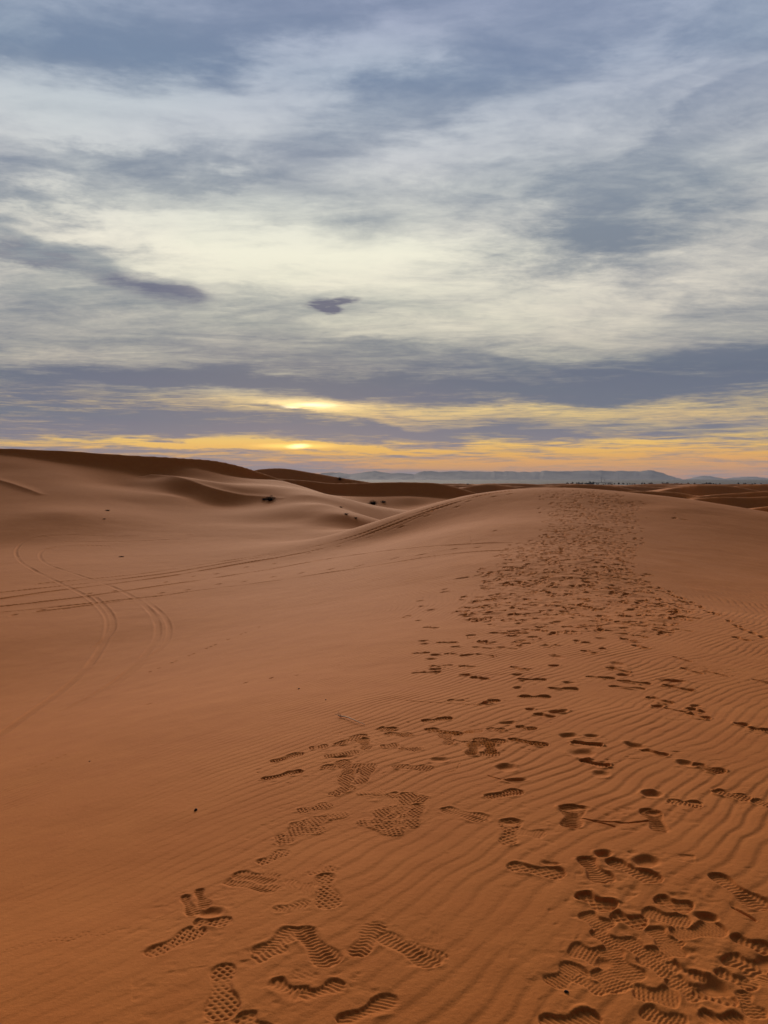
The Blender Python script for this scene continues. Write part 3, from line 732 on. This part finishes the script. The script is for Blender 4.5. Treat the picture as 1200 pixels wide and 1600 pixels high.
def tuft(px, py, w, h, label, seed, group=None, name='grass_tuft', cat='grass tuft'):
    p = hit(px, py); rnd = random.Random(seed)
    mb = [[], []]; blades(mb, rnd, 110, w * .5, h, 1.0, max(.004, w * .012), .5); leaves(mb, rnd, 120, w * .3, w * .25, h * .5, w * .05)
    ob = mk(name, mb, m_twigd); ob.location = (p[0], p[1], p[2] - .01)
    ob['label'] = label; ob['category'] = cat
    if group: ob['group'] = group
tuft(533, 793, .32, .2, 'tiny dark tuft, topmost of three on the slope left of the ridge', 11)
tuft(541, 804, .42, .22, 'dark tuft, middle of three on the slope left of the ridge', 12)
tuft(556, 810, .42, .18, 'thin dark tuft, lowest of three on the slope left of the ridge', 13)
tuft(168, 798, .5, .14, 'flat dark tuft on the lower slope of the big left dune', 14)
tuft(163, 811, .35, .08, 'faint tuft just below the flat dark one on the big left dune', 15)
tuft(190, 870, .5, .06, 'faint flat tuft beside the curved tyre tracks on the valley floor', 16)
tuft(1064, 777.5, .13, .08, 'tiny dark tuft, left of three beside the dark dune face on the right', 17)
tuft(1067, 777.8, .13, .09, 'tiny dark tuft, middle of three beside the dark dune face on the right', 18)
tuft(1071, 778, .10, .14, 'tallest tiny tuft, right of three beside the dark dune face on the right', 19)

# ------------------------------------------------------------------ oasis trees on the edge of the plain
def tree_proto(seed, h, w, n_):
    rnd = random.Random(seed)
    mb = [[], []]; k_ = 8
    for i_, (zz, rr_) in enumerate([(0, .22), (.4 * h, .15), (.75 * h, .07)]):
        off = .15 * math.sin(i_ * 2 + seed)
        for a_ in range(k_):
            mb[0].append((off + rr_ * math.cos(a_ * 2 * math.pi / k_), rr_ * math.sin(a_ * 2 * math.pi / k_), zz))
        if i_:
            for a_ in range(k_):
                b_ = (a_ + 1) % k_; mb[1].append(((i_ - 1) * k_ + a_, (i_ - 1) * k_ + b_, i_ * k_ + b_, i_ * k_ + a_))
    limb = [[], []]
    cr = [[], []]
    for c_ in range(6):
        a_ = rnd.uniform(0, 6.28); q_ = w * .28 * rnd.random()
        sub = [[], []]; leaves(sub, rnd, n_ // 6, w * .3, w * .3, h * .5, .34)
        v0 = len(cr[0]); ox, oy, oz = q_ * math.cos(a_), q_ * math.sin(a_), h * rnd.uniform(.22, .5)
        cr[0].extend([(x_ + ox, y_ + oy, z_ + oz) for x_, y_, z_ in sub[0]]); cr[1].extend([tuple(i_ + v0 for i_ in f_) for f_ in sub[1]])
    return mb, cr

def place_tree(proto, px, dist, label, group, s=1.0):
    a_ = math.atan((px - 600) / 1200)
    loc = (dist * math.sin(a_) , dist * math.cos(a_), -10.6)
    e = empty('oasis_tree', loc, label, 'tree', group, random.uniform(0, 6))
    e.scale = (s, s, s * random.uniform(.85, 1.1))
    for nm, me in proto:
        c_ = bpy.data.objects.new(nm, me); C.objects.link(c_); c_.parent = e
    return e
protos = []
for sd, h_, w_ in ((1, 5.2, 5.5), (2, 4.2, 6.5), (3, 6.0, 4.5)):
    t_, c_ = tree_proto(sd, h_, w_, 1500)
    ms = []
    for nm, dat, mt in (('trunk', t_, m_bark), ('crown', c_, m_palm)):
        me = bpy.data.meshes.new(nm); me.from_pydata(dat[0], [], dat[1]); me.materials.append(mt); ms.append((nm, me))
    protos.append(ms)
G = 'oasis trees along the edge of the plain'
for px_ in (915.5, 918, 920, 922, 924.5, 927):
    place_tree(random.choice(protos), px_, random.uniform(2120, 2200), 'tree in the tallest dark clump left of the mast', G, 1.75)
for i in range(16):
    place_tree(random.choice(protos), random.uniform(884, 913), random.uniform(2150, 2350), 'dark tree in the low row left of the tallest clump', G, random.uniform(1.0, 1.4))
for i in range(18):
    place_tree(random.choice(protos), random.uniform(930, 995), random.uniform(2200, 2500), 'small sparse tree in the row right of the mast', G, random.uniform(.8, 1.15))
for i in range(34):
    place_tree(random.choice(protos), random.uniform(1000, 1110), random.uniform(2150, 2400), 'dark tree in the long low row on the right of the plain', G, random.uniform(1.0, 1.35))
for i in range(12):
    place_tree(random.choice(protos), random.uniform(1110, 1195), random.uniform(2300, 2700), 'tiny scattered tree near the right end of the plain', G, random.uniform(.8, 1.15))

# ------------------------------------------------------------------ masts and long white building far out on the plain
def box(mb, x0, x1, y0, y1, z0, z1):
    v = len(mb[0]); mb[0] += [(x0, y0, z0), (x1, y0, z0), (x1, y1, z0), (x0, y1, z0), (x0, y0, z1), (x1, y0, z1), (x1, y1, z1), (x0, y1, z1)]
    mb[1] += [tuple(v + i for i in f) for f in ((0, 3, 2, 1), (4, 5, 6, 7), (0, 1, 5, 4), (1, 2, 6, 5), (2, 3, 7, 6), (3, 0, 4, 7))]

def mast(px, dist, h, w, label):
    a_ = (px - 600) / 1200
    e = empty('radio_mast', (dist * a_, dist, -10.6), label, 'mast')
    mb = [[], []]
    for sx_ in (-1, 1):
        for sy_ in (-1, 1): box(mb, sx_ * w - .25, sx_ * w + .25, sy_ * w - .25, sy_ * w + .25, 0, h)
    z_ = 0
    while z_ < h - 2:
        for s_ in (-1, 1):
            box(mb, -w + .25, w - .25, s_ * w - .12, s_ * w + .12, z_ + 1, z_ + 1.25)
            box(mb, s_ * w - .12, s_ * w + .12, -w + .25, w - .25, z_ + 1, z_ + 1.25)
        z_ += 2.2
    mk('lattice', mb, m_steel, e)
    mb = [[], []]; box(mb, -.2, .2, -.2, .2, h - 1, h + 5); box(mb, -1.6, 1.6, w + .3, w + .7, h - 4, h - 1.5); mk('antenna', mb, m_steel, e)
mast(939.2, 4300, 33, 1.1, 'tall thin lattice mast rising beside the long white building')
mast(944.5, 4400, 20, .7, 'shorter thin mast right of the tall one')

def building(px0, px1, dist, h, label):
    x0 = dist * (px0 - 600) / 1200; x1 = dist * (px1 - 600) / 1200
    e = empty('white_building', ((x0 + x1) / 2, dist, -10.6), label, 'building')
    W = (x1 - x0) / 2
    mb = [[], []]; box(mb, -W, W, 0, 14, 0, h); mk('wall', mb, m_white, e)
    mb = [[], []]; box(mb, -W - .4, W + .4, -.4, 14.4, h + .003, h + .5); mk('roof', mb, m_white, e)
    nwin = max(3, int(2 * W / 7))
    for i_ in range(nwin):
        xc = -W + (i_ + .5) * 2 * W / nwin
        mb = [[], []]; box(mb, xc - .8, xc + .8, -.06, .2, 1.2, 2.8); mk('window', mb, m_dark, e)
building(928, 957, 4300, 4.6, 'long low white building at the foot of the hills beside the masts')
building(902.5, 905, 2350, 3.2, 'small pale house between the dark oasis trees')

# ------------------------------------------------------------------ small things on the near sand
def on_sheet(x_, y_):
    i_ = int(np.clip(np.searchsorted(rad, math.hypot(x_, y_)), 0, NR - 1)); j_ = int(np.clip(np.searchsorted(az, math.atan2(x_, y_)), 0, NC - 1))
    return float(Zf[i_, j_])

def pebble(px, py, s, label, seed, flat=.7):
    p = hit(px, py); rnd = random.Random(seed)
    import bmesh
    bm = bmesh.new(); bmesh.ops.create_icosphere(bm, subdivisions=3, radius=1)
    ph_ = [rnd.uniform(0, 6) for _ in range(6)]
    for v in bm.verts:
        c = v.co; k_ = 1 + .16 * math.sin(3 * c.x + ph_[0]) * math.cos(2.5 * c.y + ph_[1]) + .12 * math.sin(4.5 * c.z + ph_[2] + 3 * c.x)
        v.co = Vector((c.x * 1.25 * s * k_, c.y * .85 * s * k_, c.z * flat * s * k_))
    me = bpy.data.meshes.new('pebble'); bm.to_mesh(me); bm.free(); me.materials.append(m_peb); me.shade_smooth()
    ob = bpy.data.objects.new('pebble', me); link(ob, label=label, category='pebble')
    ob.location = (p[0], p[1], on_sheet(p[0], p[1]) + s * flat * .45); ob.rotation_euler = (0.1, .1, rnd.uniform(0, 6))
pebble(306, 1268, .0085, 'small black pebble with a wind tail, left of the nearest boot prints', 1, 1.0)
pebble(140, 1190, .006, 'tiny dark pebble alone on the smooth sand at the left', 2)
pebble(467, 1076, .008, 'tiny dark pebble on the slope left of the pale twig', 3)
pebble(509, 1093, .007, 'tiny dark pebble just above the pale twig', 4)
pebble(885, 1551, .006, 'tiny black pebble below the zigzag prints at the lower right', 5)

a = hit(531, 1121); bq = hit(570, 1134)
e = empty('dry_twig', (a[0], a[1], 0), 'pale bleached twig with small root hairs lying on the rippled sand', 'twig')
mb = [[], []]
def strand(mb, pts, r0, r1):
    for i_, p_ in enumerate(pts):
        rr_ = r0 + (r1 - r0) * i_ / (len(pts) - 1); v = len(mb[0])
        d_ = Vector(pts[min(i_ + 1, len(pts) - 1)]) - Vector(pts[max(i_ - 1, 0)]); s_ = d_.cross(Vector((0, 0, 1))).normalized(); t_ = s_.cross(d_).normalized()
        for k_ in range(6):
            c_ = Vector(p_) + (s_ * math.cos(k_ * math.pi / 3) + t_ * math.sin(k_ * math.pi / 3)) * rr_
            mb[0].append(tuple(c_))
        if i_:
            for k_ in range(6): mb[1].append((v - 6 + k_, v - 6 + (k_ + 1) % 6, v + (k_ + 1) % 6, v + k_))
pts = []
for i in range(12):
    t = i / 11; x_ = a[0] + (bq[0] - a[0]) * t; y_ = a[1] + (bq[1] - a[1]) * t + .012 * math.sin(t * 7)
    pts.append((x_ - a[0], y_ - a[1], on_sheet(x_, y_) + .008 + .010 * math.sin(t * math.pi)))
strand(mb, pts, .0055, .002)
mk('stem', mb, m_straw, e, True)
mb = [[], []]
z0 = pts[0][2]
for k in range(7):
    an = 1.2 + k * .75; L = .022 + .012 * (k % 3)
    strand(mb, [(0, 0, z0), (L * .5 * math.cos(an), L * .5 * math.sin(an), z0 + .010), (L * math.cos(an), L * math.sin(an), z0 + .014 + .02 * (k % 2))], .0028, .0012)
mk('root_hair', mb, m_straw, e, True)

# ------------------------------------------------------------------ air
HAZE = True
if HAZE:
    mb = [[], []]; box(mb, -31800, 31800, -31800, 31800, -24, 420)
    hz, nt, b = new_mat('thin_haze')
    nt.nodes.remove(b)
    v = N(nt, 'ShaderNodeVolumePrincipled'); v.inputs['Color'].default_value = (.72, .80, 1.0, 1); v.inputs['Density'].default_value = 3.6e-5; v.inputs['Anisotropy'].default_value = .0
    nt.links.new(v.outputs[0], nt.nodes['Material Output'].inputs['Volume'])
    o = mk('haze', mb, hz); o['kind'] = 'stuff'

# ------------------------------------------------------------------ sky
SUN = ray(460, 697); SUN = SUN / np.linalg.norm(SUN)
w = bpy.data.worlds.new('World'); scene.world = w; w.use_nodes = True
nt = w.node_tree; nt.nodes.clear()
gen = N(nt, 'ShaderNodeTexCoord').outputs['Generated']
sep = N(nt, 'ShaderNodeSeparateXYZ'); nt.links.new(gen, sep.inputs[0])
sx, sy, sz = sep.outputs
azn = math_(nt, 'MULTIPLY', math_(nt, 'ARCTAN2', sx, sy), 57.29578)
eln = math_(nt, 'MULTIPLY', math_(nt, 'ARCSINE', sz), 57.29578)
def comb(a_, b_, c_=0.0):
    nd = N(nt, 'ShaderNodeCombineXYZ')
    for i_, v_ in enumerate((a_, b_, c_)):
        if isinstance(v_, (int, float)): nd.inputs[i_].default_value = v_
        else: nt.links.new(v_, nd.inputs[i_])
    return nd.outputs[0]
AE = comb(azn, eln)
def azel(px, py):
    d = ray(px, py); d = d / np.linalg.norm(d)
    return math.degrees(math.atan2(d[0], d[1])), math.degrees(math.asin(d[2]))
# cloud layer seen in perspective
zz = math_(nt, 'ADD', math_(nt, 'MAXIMUM', sz, 0.0), .10)
cu = math_(nt, 'DIVIDE', sx, zz); cv = math_(nt, 'DIVIDE', sy, zz)
def mapping(vec, loc=(0, 0, 0), rot=0, scale=(1, 1, 1), typ='POINT'):
    nd = N(nt, 'ShaderNodeMapping', vector_type=typ)
    nd.inputs['Location'].default_value = loc; nd.inputs['Rotation'].default_value = (0, 0, rot); nd.inputs['Scale'].default_value = scale
    nt.links.new(vec, nd.inputs['Vector']); return nd.outputs[0]
CPL = comb(cu, cv)
streak = mapping(CPL, (3, 1, 0), R(-28), (.42, 1.15, 1))
n_big = noise(nt, streak, 1.1, 7, .60, .6)
n_fine = noise(nt, mapping(CPL, (7, 2, 0), R(-26), (.9, 1.9, 1)), 1.9, 9, .62, 1.8)
n_wisp = noise(nt, mapping(CPL, (1, 5, 0), R(-26), (1.7, 4.0, 1)), 2.6, 9, .68, 2.2)
n_puff = noise(nt, mapping(CPL, (4, 4, 0), R(20), (1.0, 1.3, 1)), 5.5, 8, .7, .9)
n_low3 = noise(nt, mapping(AE, (2, 8, 0), R(-1), (.25, 4.2, 1)), 1.6, 8, .68, 1.0)
low = mapping(AE, (0, 0, 0), R(1.0), (.045, .62, 1))
n_low = noise(nt, low, 1.5, 8, .62, .5)
n_low2 = noise(nt, mapping(AE, (5, 3, 0), R(-2), (.12, 1.9, 1)), 1.6, 7, .6, .6)
n_mid = noise(nt, mapping(AE, (9, 3, 0), R(8), (.10, .30, 1)), 1.4, 7, .6, .9)
lowmask = ramp(nt, math_(nt, 'DIVIDE', eln, 40), [(.12, (1, 1, 1)), (.28, (0, 0, 0))], 'EASE')
vlow = ramp(nt, math_(nt, 'DIVIDE', eln, 40), [(.0, (1, 1, 1)), (.06, (1, 1, 1)), (.16, (0, 0, 0))], 'EASE')

# wobble the lookup so that the masses get ragged edges
nw = N(nt, 'ShaderNodeTexNoise'); nw.inputs['Scale'].default_value = 1.2; nw.inputs['Detail'].default_value = 6; nw.inputs['Roughness'].default_value = .62
nt.links.new(mapping(AE, (1, 2, 0), R(6), (.07, .26, 1)), nw.inputs['Vector'])
vs = N(nt, 'ShaderNodeVectorMath', operation='SUBTRACT'); nt.links.new(nw.outputs['Color'], vs.inputs[0]); vs.inputs[1].default_value = (.5, .5, .5)
elk = math_(nt, 'MINIMUM', math_(nt, 'ADD', math_(nt, 'MULTIPLY', math_(nt, 'MAXIMUM', eln, 0.0), .055), .10), 1.0)
vm = N(nt, 'ShaderNodeVectorMath', operation='MULTIPLY'); nt.links.new(vs.outputs[0], vm.inputs[0]); nt.links.new(comb(math_(nt, 'MULTIPLY', elk, 26), math_(nt, 'MULTIPLY', elk, 9)), vm.inputs[1])
va = N(nt, 'ShaderNodeVectorMath', operation='ADD'); nt.links.new(AE, va.inputs[0]); nt.links.new(vm.outputs[0], va.inputs[1])
WAE = va.outputs[0]
def blob(px, py, rx, ry, amp, rot=0, src=None):
    a_, e_ = azel(px, py); k_ = .0477 * math.cos(R(e_)) ** 1
    m_ = mapping(src or WAE, (a_, e_, 0), R(rot), (rx * .0477, ry * k_, 1), 'TEXTURE')
    g = N(nt, 'ShaderNodeTexGradient', gradient_type='SPHERICAL'); nt.links.new(m_, g.inputs[0])
    mr = N(nt, 'ShaderNodeMapRange', interpolation_type='SMOOTHSTEP'); nt.links.new(g.outputs['Fac'], mr.inputs[0])
    mr.inputs[3].default_value = 0; mr.inputs[4].default_value = amp
    return mr.outputs[0]
def total(lst, start=None):
    acc = start
    for t in lst:
        v_ = blob(*t); acc = v_ if acc is None else math_(nt, 'ADD', acc, v_)
    return acc
F = math_(nt, 'ADD', .44, math_(nt, 'MULTIPLY', math_(nt, 'SUBTRACT', n_big, .5), 1.0))
F = math_(nt, 'ADD', F, math_(nt, 'MULTIPLY', math_(nt, 'SUBTRACT', n_fine, .5), .85))
F = math_(nt, 'ADD', F, math_(nt, 'MULTIPLY', math_(nt, 'SUBTRACT', n_mid, .5), .35))
F = math_(nt, 'ADD', F, math_(nt, 'MULTIPLY', math_(nt, 'MULTIPLY', math_(nt, 'SUBTRACT', n_low, .5), 1.5), lowmask))
F = math_(nt, 'ADD', F, math_(nt, 'MULTIPLY', math_(nt, 'MULTIPLY', math_(nt, 'SUBTRACT', n_low2, .5), 3.3), vlow))
F = math_(nt, 'ADD', F, math_(nt, 'MULTIPLY', math_(nt, 'SUBTRACT', n_wisp, .5), .38))
F = math_(nt, 'ADD', F, math_(nt, 'MULTIPLY', math_(nt, 'SUBTRACT', n_puff, .5), .45))
F = math_(nt, 'ADD', F, math_(nt, 'MULTIPLY', math_(nt, 'MULTIPLY', math_(nt, 'SUBTRACT', n_low3, .5), 1.7), lowmask))
F = total([
    (250, 50, 560, 95, -.50, 14), (270, 165, 620, 105, .52, 14), (560, 90, 200, 60, .15, 10), (230, 262, 330, 34, -.34, 4), (20, 300, 200, 34, -.36, 4), (60, 225, 150, 40, .25, 5),
    (720, 130, 330, 110, -.42, 14), (1020, 250, 420, 120, -.34, 25), (690, 245, 230, 60, .40, 12), (1050, 60, 260, 50, .20, 25), (1000, 190, 240, 36, .22, 22), (560, 320, 200, 40, -.12, 8), (180, 340, 200, 36, .2, 3),
    (400, 400, 620, 100, .48, -3), (470, 400, 230, 60, .35, 0), (540, 450, 160, 40, .2, 5), (620, 540, 100, 20, .2, 0), (860, 480, 480, 75, .45, 6), (930, 372, 250, 95, -.62, 0), (820, 330, 120, 60, .1, 15), (70, 398, 300, 40, -.55, -7), (100, 500, 400, 60, -.10, 0),
    (300, 545, 900, 30, -.12, 0), (850, 576, 900, 42, -.46, -2), (50, 588, 620, 36, -.44, 0), (420, 598, 560, 22, -.42, 0), (900, 610, 700, 20, -.3, 0), (1150, 555, 260, 50, -.25, 3),
    (620, 565, 120, 18, .1, 0), (60, 655, 560, 32, -.50, 0), (490, 634, 300, 18, .62, -2), (560, 652, 160, 12, .35, -8), (620, 600, 500, 22, -.35, -3), (380, 668, 420, 18, -.55, -1),
    (315, 600, 160, 16, -.3, 0), (360, 692, 330, 7, 1.5, -2), (530, 698, 240, 6, 1.3, -3), (900, 640, 520, 34, .20, 0), (1100, 655, 120, 14, -.2, 0), (900, 700, 420, 26, .45, 0), (720, 686, 160, 9, -.4, -4), (1060, 706, 120, 8, -.55, 0),
    (860, 672, 600, 18, -.55, 0), (600, 690, 300, 8, -.35, 0), (560, 735, 300, 12, -.2, 0), (1000, 728, 560, 28, .65, 0), (640, 726, 240, 9, .55, 0), (120, 630, 420, 30, -.35, 0), (1000, 620, 420, 16, -.25, 0), (660, 605, 300, 14, -.2, 0), (200, 700, 420, 5, -.3, 0), (930, 610, 420, 18, -.25, 2), (650, 672, 420, 10, -.3, -2), (520, 706, 160, 5, .45, -3), (130, 725, 620, 26, -.7, 0), (380, 675, 700, 12, -.35, 0), (420, 728, 240, 14, -.15, 0), (660, 710, 200, 7, -.3, 0),
], F)
_mr = N(nt, 'ShaderNodeMapRange', interpolation_type='SMOOTHSTEP'); nt.links.new(F, _mr.inputs[0])
_mr.inputs[1].default_value = -.22; _mr.inputs[2].default_value = 1.18
F = _mr.outputs[0]
es = math_(nt, 'DIVIDE', eln, 40)
def est(py): return max(0.0, azel(600, py)[1]) / 40
S = srgb
dk = ramp(nt, es, [(0, S(164, 134, 132)), (est(735), S(156, 134, 136)), (est(712), S(140, 130, 138)), (est(660), S(110, 116, 132)), (est(590), S(100, 110, 128)), (est(520), S(117, 127, 138)), (est(400), S(125, 136, 148)), (est(250), S(132, 143, 160)), (est(120), S(118, 136, 162)), (est(0), S(122, 138, 164)), (1, S(124, 138, 164))])
br = ramp(nt, es, [(0, S(255, 158, 70)), (est(735), S(255, 168, 58)), (est(712), S(255, 186, 66)), (est(690), S(255, 206, 100)), (est(674), S(196, 172, 136)), (est(655), S(226, 192, 132)), (est(636), S(240, 208, 140)), (est(605), S(196, 188, 166)), (est(520), S(226, 219, 198)), (est(400), S(246, 240, 220)), (est(250), S(208, 211, 212)), (est(120), S(186, 196, 208)), (est(0), S(168, 178, 200)), (1, S(170, 180, 200))])
# away from the sunset the low sky loses its orange
side = ramp(nt, math_(nt, 'DIVIDE', math_(nt, 'ABSOLUTE', math_(nt, 'SUBTRACT', azn, 8.0)), 180), [(.0, (0, 0, 0)), (.16, (0, 0, 0)), (.45, (1, 1, 1))], 'EASE')
br2 = mixc(nt, side, br, S(150, 152, 168))
skyc = mixc(nt, F, dk, br2)
# slow drift between lavender and teal
tint = noise(nt, mapping(CPL, (2, 9, 0), 0, (.5, .8, 1)), 1.3, 3)
skyc = mixc(nt, .8, skyc, ramp(nt, tint, [(.35, (1.01, .985, 1.02)), (.65, (.97, 1.01, 1.0))]), 'MULTIPLY')
# two small heavy clouds and soft heavier patches
sm = N(nt, 'ShaderNodeVectorMath', operation='SCALE'); nt.links.new(vm.outputs[0], sm.inputs[0]); sm.inputs[3].default_value = .34
sa = N(nt, 'ShaderNodeVectorMath', operation='ADD'); nt.links.new(AE, sa.inputs[0]); nt.links.new(sm.outputs[0], sa.inputs[1])
hv = total([(250, 450, 120, 26, 1.3, -3, sa.outputs[0]), (270, 453, 95, 14, .8, -4, sa.outputs[0]), (190, 442, 90, 18, .6, -6, sa.outputs[0]), (20, 410, 150, 16, .75, -8, None)])
skyc = mixc(nt, math_(nt, 'MULTIPLY', math_(nt, 'MULTIPLY', hv, math_(nt, 'MULTIPLY', math_(nt, 'SUBTRACT', n_fine, .28, True), 3.4), True), .72), skyc, S(82, 88, 120))
hs = total([(513, 483, 36, 13, 2.4, 2, sa.outputs[0]), (540, 475, 30, 8, 1.2, 6, sa.outputs[0]), (517, 489, 22, 10, 1.2, 0, sa.outputs[0])])
skyc = mixc(nt, math_(nt, 'MULTIPLY', math_(nt, 'MULTIPLY', hs, math_(nt, 'MULTIPLY', math_(nt, 'SUBTRACT', n_wisp, .30, True), 3.4), True), .78), skyc, S(66, 74, 110))
# the sun burning through the gaps
def glow(base, px, py, rx, ry, col, k_, src=None):
    g = math_(nt, 'MULTIPLY', blob(px, py, rx, ry, k_, 0, src), 1.0)
    return mixc(nt, g, base, col, 'ADD')
skyc = glow(skyc, 461, 697, 90, 6, (1.0, .62, .12), .7, AE)
skyc = glow(skyc, 463, 697, 24, 5, (1.0, .95, .6), 1.0, sa.outputs[0])
gm = math_(nt, 'MULTIPLY', math_(nt, 'SUBTRACT', F, .45, True), 2.0)
g1 = math_(nt, 'MULTIPLY', blob(475, 634, 130, 16, .55, 0, AE), gm)
skyc = mixc(nt, g1, skyc, (.95, .70, .28), 'ADD')
skyc = glow(skyc, 490, 634, 50, 5, (.9, .85, .6), .7, sa.outputs[0])
skyc = glow(skyc, 450, 638, 24, 4, (.9, .85, .6), .7, sa.outputs[0])
# unseen sky away from the sunset darkened to shade the dunes; slightly dimmed overhead
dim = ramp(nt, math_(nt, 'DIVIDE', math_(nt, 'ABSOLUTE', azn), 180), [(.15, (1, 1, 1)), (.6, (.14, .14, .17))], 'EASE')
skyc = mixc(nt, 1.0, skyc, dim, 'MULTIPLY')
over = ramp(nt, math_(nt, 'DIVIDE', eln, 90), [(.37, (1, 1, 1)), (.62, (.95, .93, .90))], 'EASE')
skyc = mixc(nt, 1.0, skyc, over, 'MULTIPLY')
nish = N(nt, 'ShaderNodeTexSky', sky_type='NISHITA'); nish.sun_disc = False; nish.sun_elevation = R(3.0); nish.sun_rotation = math.atan2(SUN[0], SUN[1]); nish.dust_density = 3
bg = N(nt, 'ShaderNodeBackground'); bg.inputs['Strength'].default_value = .002; nt.links.new(nish.outputs[0], bg.inputs[0])
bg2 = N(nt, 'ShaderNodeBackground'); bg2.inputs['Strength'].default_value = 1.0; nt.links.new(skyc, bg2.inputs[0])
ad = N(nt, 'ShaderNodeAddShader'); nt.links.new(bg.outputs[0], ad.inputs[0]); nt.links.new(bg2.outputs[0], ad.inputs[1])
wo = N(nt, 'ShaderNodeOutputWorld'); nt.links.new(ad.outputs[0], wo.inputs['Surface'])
w.cycles.sampling_method = 'MANUAL'; w.cycles.sample_map_resolution = 1024

ld = bpy.data.lights.new('sun', 'SUN'); ld.energy = 3.5; ld.angle = R(26); ld.color = (1.0, .84, .66)
lo_ = bpy.data.objects.new('sun', ld); C.objects.link(lo_)
sd = Vector((SUN[0], SUN[1], math.sin(R(16.0)))).normalized()
lo_.rotation_euler = sd.to_track_quat('Z', 'Y').to_euler()

cam = bpy.data.cameras.new('camera'); cam.sensor_fit = 'HORIZONTAL'; cam.sensor_width = 36; cam.lens = 36; cam.clip_start = .05; cam.clip_end = 90000
co_ = bpy.data.objects.new('camera', cam); C.objects.link(co_)
co_.location = (0, 0, 0); co_.rotation_euler = (math.pi / 2 - PITCH, 0, 0)
scene.camera = co_
scene.render.resolution_x = 768; scene.render.resolution_y = 1024
scene.view_settings.view_transform = 'Standard'; scene.view_settings.look = 'None'
scene.view_settings.exposure = 0; scene.view_settings.gamma = 1
